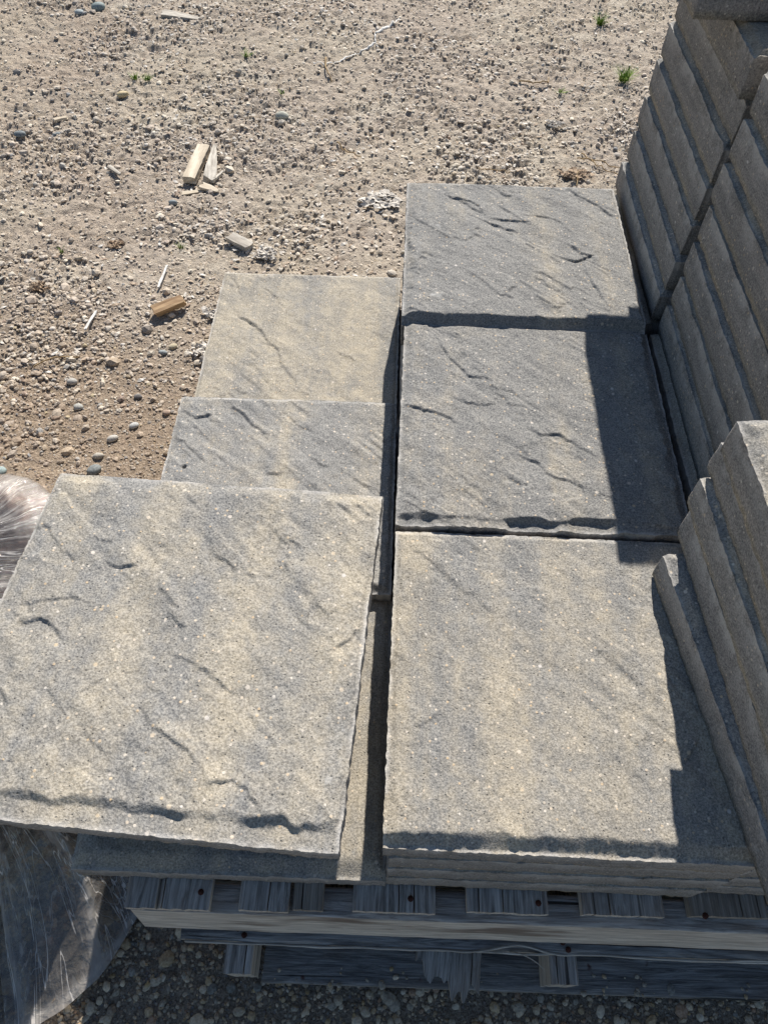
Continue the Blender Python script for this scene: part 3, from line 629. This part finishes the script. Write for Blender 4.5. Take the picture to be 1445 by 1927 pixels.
for i, (x, y, r, c, lab) in enumerate(peb):
    V = I2_V + .10*np.stack([vn(I2_V[:, 0]*1.3+i, I2_V[:, 1]*1.3, 3), vn(I2_V[:, 1]*1.3+i, I2_V[:, 2]*1.3, 5), vn(I2_V[:, 2]*1.3+i, I2_V[:, 0]*1.3, 7)], 1)*2
    V = V*np.array((r, r*rp.uniform(.62, .85), r*rp.uniform(.45, .6)))
    me = mesh_from('pebble', V, tris=I2_F, smooth=True, col=np.tile(np.array(c), (len(V), 1)), mat=M_STONE)
    link('pebble', me, None, (x, y, hz(x, y)+r*.28), (0, 0, rp.uniform(-.5, .5)), label=lab, cat='pebble', group='larger loose pebbles')

# ------------------------------------------------------------------ wood scraps
def chunk(name, L, W, Th, seed, mat, taper=0., jag=.004):
    nl, nw, nt = 26, 9, 5; r = np.random.default_rng(seed); V = []; q = []
    xs = np.linspace(-L/2, L/2, nl)
    prof = [(-.5, 0), (-.5, .5), (-.5, 1), (-.17, 1.03), (.17, 1), (.5, 1), (.5, .5), (.5, 0), (.17, 0), (-.17, 0)]; K = len(prof)
    for i, x in enumerate(xs):
        tp = 1 - taper*(i/(nl-1))**1.6
        for j, (a, b) in enumerate(prof):
            e = jag*(vn(a*9+3, b*7+seed, seed)*2)*(1 if i in (0, nl-1) else 0)
            V.append((x+e, a*W*tp+.0018*vn(x/.02, j*3.3, seed), b*Th*tp+.0015*vn(x/.018, j*2.1+9, seed)))
    for i in range(nl-1):
        for j in range(K): q.append((i*K+j, i*K+(j+1) % K, (i+1)*K+(j+1) % K, (i+1)*K+j))
    return mesh_from(name, V, np.array(q)[:, ::-1], ngons=[list(range(K)), list(range((nl-1)*K, nl*K))[::-1]], smooth=False, mat=mat)
def put(name, me, x, y, yaw, label, cat, dz=0., tilt=(0, 0), group=None):
    return link(name, me, None, (x, y, hz(x, y)+dz+.005), (tilt[0], tilt[1], yaw), label=label, cat=cat, group=group)
put('wood_block', chunk('wood_block', .20, .042, .022, 5, M_CHIPW), -.694, 1.353, 1.50, 'pale rectangular cut wood block lying on the sand', 'wood scrap')
put('wood_splinter', chunk('wood_splinter', .20, .040, .030, 9, M_CHIPG, .75, .012), -.648, 1.36, 1.62, 'grey curved splinter of bark leaning beside the pale wood block', 'wood scrap', tilt=(.3, -.1))
put('wood_chip', chunk('wood_chip', .07, .012, .008, 10, M_CHIPG, .5, .01), -.617, 1.29, 1.2, 'short thin chip right of the splinter by the wood block', 'wood scrap', group='small wood chips')
put('wood_chip', chunk('wood_chip', .075, .016, .006, 12, M_CHIPW, .6, .01), -.68, 1.205, .35, 'thin pale chip in front of the wood block', 'wood scrap', group='small wood chips')
put('wood_chip', chunk('wood_chip', .06, .03, .008, 13, M_CHIPW, .5, .014), -.63, 1.22, -.4, 'broad split chip in front of the grey splinter', 'wood scrap', group='small wood chips')
put('wood_block', chunk('wood_block', .082, .034, .016, 15, M_CHIPG), -.489, .932, -.62, 'small grey wood offcut above the tan slab', 'wood scrap')
put('wood_block', chunk('wood_block', .088, .030, .018, 19, M_CHIPO, .1, .008), -.640, .632, .58, 'orange split wood piece left of the tan slab', 'wood scrap', .006, (.2, -.05))
put('wood_plank', chunk('wood_plank', .19, .05, .018, 23, M_CHIPG, .8, .01), -.945, 2.47, -.16, 'weathered splintered plank with rust stains at the top', 'wood scrap')
put('wood_chip', chunk('wood_chip', .045, .014, .008, 28, M_CHIPW), -1.23, 1.63, .5, 'small bright chip at the far left', 'wood scrap', group='small wood chips')
put('wood_chip', chunk('wood_chip', .062, .014, .008, 29, M_CHIPG, .3), -.955, 1.30, -.7, 'dark grey chip on the open sand left of the wood block', 'wood scrap', group='small wood chips')
put('straw', chunk('straw', .075, .0065, .004, 31, M_TWINE), -.842, .570, 1.43, 'lower of two white straws left of the orange wood piece', 'straw', .002, group='white straws')
put('straw', chunk('straw', .10, .0065, .004, 33, M_TWINE), -.688, .768, 1.52, 'upper of two white straws above the orange wood piece', 'straw', .002, group='white straws')

# white plastic strip
pts = np.array([(-.042,2.527),(-.08,2.448),(-.111,2.396),(-.143,2.36),(-.138,2.298),(-.16,2.25),(-.2,2.201),(-.25,2.153),(-.285,2.115),(-.329,2.091),(-.372,2.111)])
u = np.linspace(0, len(pts)-1, 90); px = np.interp(u, np.arange(len(pts)), pts[:, 0]); py = np.interp(u, np.arange(len(pts)), pts[:, 1])
px += .006*vn(u*2.2, u*0, 3); py += .006*vn(u*2.2, u*0, 4); w = .0036+.003*vn(u*1.7, u*0, 6)
d = np.stack([np.gradient(px), np.gradient(py)], 1); d /= np.linalg.norm(d, axis=1)[:, None]; nn = np.stack([-d[:, 1], d[:, 0]], 1)
zz = height(px, py)+.006+.004*vn(u*1.5, u*0, 8); tw = .006*vn(u*1.3, u*0, 12)
V = np.concatenate([np.stack([px+nn[:, 0]*w*k, py+nn[:, 1]*w*k, zz+tw*k+abs(k)*-.0015], 1) for k in (-1, 0, 1)]+[np.stack([px+nn[:, 0]*w*k, py+nn[:, 1]*w*k, zz+tw*k-.0022], 1) for k in (1, 0, -1)])
n = len(u); Q = []
for a in range(6):
    b = (a+1) % 6
    for i in range(n-1): Q.append((a*n+i, a*n+i+1, b*n+i+1, b*n+i))
link('plastic_strip', mesh_from('plastic_strip', V, Q, smooth=True, mat=M_TWINE), label='long crinkled white plastic strip lying on the dirt', cat='plastic strip')

# dried leaf clumps
def clump_mesh(seed, R, n, mat):
    r = np.random.default_rng(seed); mb = MB()
    for k in range(n):
        a = r.uniform(0, 6.28); d = R*math.sqrt(r.random())*r.uniform(.6, 1); cx, cy = d*math.cos(a)*1.15, d*math.sin(a)*.85
        s = r.uniform(.006, .015)*R/.04; ph = r.uniform(0, 6.28); m = 7
        P = [(cx, cy, r.uniform(.002, .008))]
        for j in range(m):
            t = ph+j*6.283/m; q = s*r.uniform(.45, 1.15); P.append((cx+q*math.cos(t), cy+q*.75*math.sin(t), r.uniform(-.001, .010)))
        mb.add(P, None, [(0, 1+j, 1+(j+1) % m) for j in range(m)])
    return mb.mesh('clump', mat, False)
for (x, y, R, lab, mt) in ((-.071,1.182,.062,'broad whitish clump of crumbled dry leaves behind the far slabs',M_FLAKE), (-.407,.881,.042,'whitish dry leaf clump near the back left corner of the tan slab',M_FLAKE),
        (-.515,.47,.040,'pale crumpled leaf touching the left edge of the tan slab',M_FLAKE), (.527,1.68,.035,'white torn flake on the sand near the far right pile',M_FLAKE),
        (-.50,.62,.05,'round clump of pale dead leaves beside the tan slab',M_FLAKE), (-.86,.915,.030,'reddish brown dry leaf on the left sand',M_LEAF), (-1.02,.70,.03,'brown curled leaf at the left edge',M_LEAF),
        (.56,1.36,.05,'tangle of dry bark bits beside the far right pile',M_LEAF), (.62,1.20,.04,'pale leaf scraps between the far slab and the far right pile',M_FLAKE)):
    link('dry_leaf_clump', clump_mesh(int(abs(x*977+y*311)), R, 42, mt), None, (x, y, hz(x, y)+.006), label=lab, cat='dry leaves', group='dry leaf clumps')
# weeds
def weed_mesh(seed, hgt, n, spread):
    r = np.random.default_rng(seed); mb = MB()
    for k in range(n):
        a = r.uniform(0, 6.28); L = hgt*r.uniform(.5, 1.1); w = r.uniform(.0012, .0024); lean = r.uniform(.3, 1.3); b = r.uniform(0, spread*.4); ba = r.uniform(0, 6.28)
        P = []
        for t in (0, .35, .7, 1):
            d = spread*lean*t**1.5; z = L*(t-.25*lean*t*t); cx = b*math.cos(ba)+d*math.cos(a); cy = b*math.sin(ba)+d*math.sin(a); ww = w*(1-t*.9)
            P += [(cx-ww*math.sin(a), cy+ww*math.cos(a), z), (cx+ww*math.sin(a), cy-ww*math.cos(a), z)]
        mb.add(P, [(0, 1, 3, 2), (2, 3, 5, 4), (4, 5, 7, 6)])
    return mb.mesh('weed', M_GRASS, False)
for (x, y, h, n, sp, lab) in ((-1.03,1.925,.03,26,.025,'left of two small green weeds close together on the left sand'), (-.985,1.93,.03,26,.025,'right of two small green weeds close together on the left sand'),
        (-.641,2.14,.028,22,.03,'small weed between the paired weeds and the white strip'), (.799,2.50,.06,60,.04,'bright grass tuft at the top, beyond the others'), (.824,2.03,.06,90,.055,'largest grass tuft, near the far right pile'),
        (.575,1.93,.02,14,.03,'tiny weed left of the largest grass tuft'), (-.665,.915,.028,12,.015,'single green sprout above the orange wood piece'), (-1.002,.859,.028,12,.018,'tiny sprout at the left above the brown dirt'), (-.469,1.857,.018,10,.02,'faint weed above the broad pale green stone')):
    link('weed', weed_mesh(int(abs(x*551+y*97)), h, n, sp), None, (x, y, hz(x, y)+.004), label=lab, cat='weed', group='green weeds on the dirt')
# twigs
def twig(pts, r, lab):
    pts = np.array(pts); u = np.linspace(0, len(pts)-1, 18); x = np.interp(u, np.arange(len(pts)), pts[:, 0]); y = np.interp(u, np.arange(len(pts)), pts[:, 1])
    x = x+.004*vn(u*2, u*0, int(pts[0, 0]*100)); z = height(x, y)+.006+.008*np.sin(np.linspace(0, 3.1, 18)); mb = MB(); mb.tube(np.stack([x, y, z], 1), r*np.linspace(1, .5, 18), 5)
    link('twig', mb.mesh('twig', M_TWIG), label=lab, cat='twig', group='dry twigs on the dirt')
twig([(.560,1.30),(.566,1.36),(.58,1.40)], .0022, 'short upright curved straw by the back edge of the far grey slab')
twig([(.60,1.50),(.64,1.42),(.72,1.36)], .0025, 'tan curved twig beside the far right pile')
twig([(.58,1.46),(.63,1.45),(.70,1.42),(.75,1.36)], .0022, 'longer arched twig behind the tan curved twig')
twig([(.24,1.36),(.30,1.345),(.35,1.36)], .0018, 'thin arched straw behind the far grey slab')
twig([(-.95,.40),(-.90,.43),(-.84,.44)], .0022, 'brown twig left of the single rounded pebble')
twig([(.42,1.99),(.53,1.98),(.54,2.04)], .003, 'dark bent twig left of the largest grass tuft')
twig([(-.24,1.53),(-.20,1.47),(-.15,1.44)], .003, 'dark twig on the open sand behind the white leaf clump')
twig([(-.33,2.16),(-.32,2.05),(-.29,1.98)], .004, 'stubby dark stick at the lower end of the white strip')

# ------------------------------------------------------------------ wrapped load at the left
wl = link('wrapped_paver_load', None, None, (-.80, -.48, 0), label='load of red brown pavers wrapped in wrinkled clear plastic film at the left', cat='wrapped pavers')
pm = slab_mesh('paver_red', .074, 30, 501, [(.006,.004,.3)]*4, (), .0008, .85, .262, .385); pm.materials.clear(); pm.materials.append(M_RED)
for lay in range(5):
    for b in range(3):
        link('paver', pm, wl, (.135-.264*b, 0, .012+lay*.0755), (0, 0, .008*((b+lay) % 3-1)))
V2 = lambda a, b: (a/math.hypot(a, b), b/math.hypot(a, b))
outl = [(-1.25,-.262,V2(0,1),.03), (-.72,-.262,V2(0,1),.03), (-.61,-.270,V2(.35,.9),.03), (-.560,-.315,V2(.75,.6),.035), (-.533,-.38,V2(1,.1),.04),
        (-.525,-.60,V2(1,0),.07), (-.535,-.672,V2(.6,-.8),.215), (-.585,-.690,V2(.18,-1),.30), (-.70,-.692,V2(0,-1),.34), (-1.25,-.692,V2(0,-1),.36)]
arc = [0]
for i in range(1, len(outl)): arc.append(arc[-1]+math.hypot(outl[i][0]-outl[i-1][0], outl[i][1]-outl[i-1][1]))
ns, nv = 760, 80; sv = np.linspace(0, arc[-1], ns)
I = lambda f: np.interp(sv, arc, [f(p) for p in outl])
ox, oy, dx, dy, fl = I(lambda p: p[0]), I(lambda p: p[1]), I(lambda p: p[2][0]), I(lambda p: p[2][1]), I(lambda p: p[3])
k = np.hanning(41); k /= k.sum()
sml = lambda a: np.convolve(np.pad(a, 20, mode='edge'), k, 'valid')
ox, oy, dx, dy, fl = map(sml, (ox, oy, dx, dy, fl)); ln = np.hypot(dx, dy); dx /= ln; dy /= ln
SS, VV = np.meshgrid(sv, np.linspace(0, 1, nv), indexing='ij'); FL = fl[:, None]
top_h = .392
inn = np.minimum(VV/.30, 1); dn = np.clip((VV-.30)/.70, 0, 1)
wide = sm((FL-.05)/.2)
def film(seed, extra, lift, v0, loc):
    wv = .35*fbm(SS/.20, dn*1.2, seed+2, 2)
    f1 = .5-2.4*np.abs(fbm((SS+wv*.12)/.060, dn*.35, seed, 2)); f2 = .5-2.6*np.abs(fbm((SS+wv*.1)/.022, dn*.5, seed+5, 2)); f3 = fbm(SS/.05, VV/.09, seed+8, 4)
    crease = np.exp(-((.5-f1)/.05)**2)+.7*np.exp(-((.5-f2)/.06)**2)
    offs = -.22*(1-inn) + .012 + FL*dn**(1.2+.9*wide) + (.002+.018*dn)*f1 + (.001+.006*dn)*f2 + extra
    offs = offs*(1-.06*np.abs(wv)*dn)
    base = np.where(dn > 0, top_h*(1-dn)**(1+.45*wide), top_h)
    hh = base + .008 + .008*f3*(1-dn) + (.004+.045*np.sin(dn*3.14)*wide+.010*dn*wide)*f1 + .011*f2*dn - .018*np.exp(-((VV-.30)/.03)**2) + lift
    px = ox[:, None]+dx[:, None]*offs; py = oy[:, None]+dy[:, None]*offs
    hh = np.maximum(hh, height(px, py)+.003+.016*np.maximum(f1, 0)*wide+.008*np.maximum(f2, 0)*wide)
    j0 = int(nv*v0)
    vv_ = np.stack([px-wl.location.x, py-wl.location.y, hh], -1)[:, j0:]
    lay = np.clip(.24+1.0*crease+.5*np.maximum(f1-.15, 0)**1.5*3+.55*np.maximum(f2-.2, 0)+.35*np.exp(-((VV-.30)/.04)**2)+.9*(VV > .985), 0, 1)[:, j0:]  # film doubled at creases; highlights on ridges and hem painted in
    me = mesh_from('film', vv_.reshape(-1, 3), grid_quads(ns, nv-j0), smooth=True, col=np.stack([lay, SS[:, j0:]+loc, VV[:, j0:]], -1).reshape(-1, 3), mat=M_FILM)
    return me
link('plastic_film', film(401, 0, 0, 0, 0), wl)
link('outer_film_layer', film(431, .010, .006, .12, 3.1), wl)
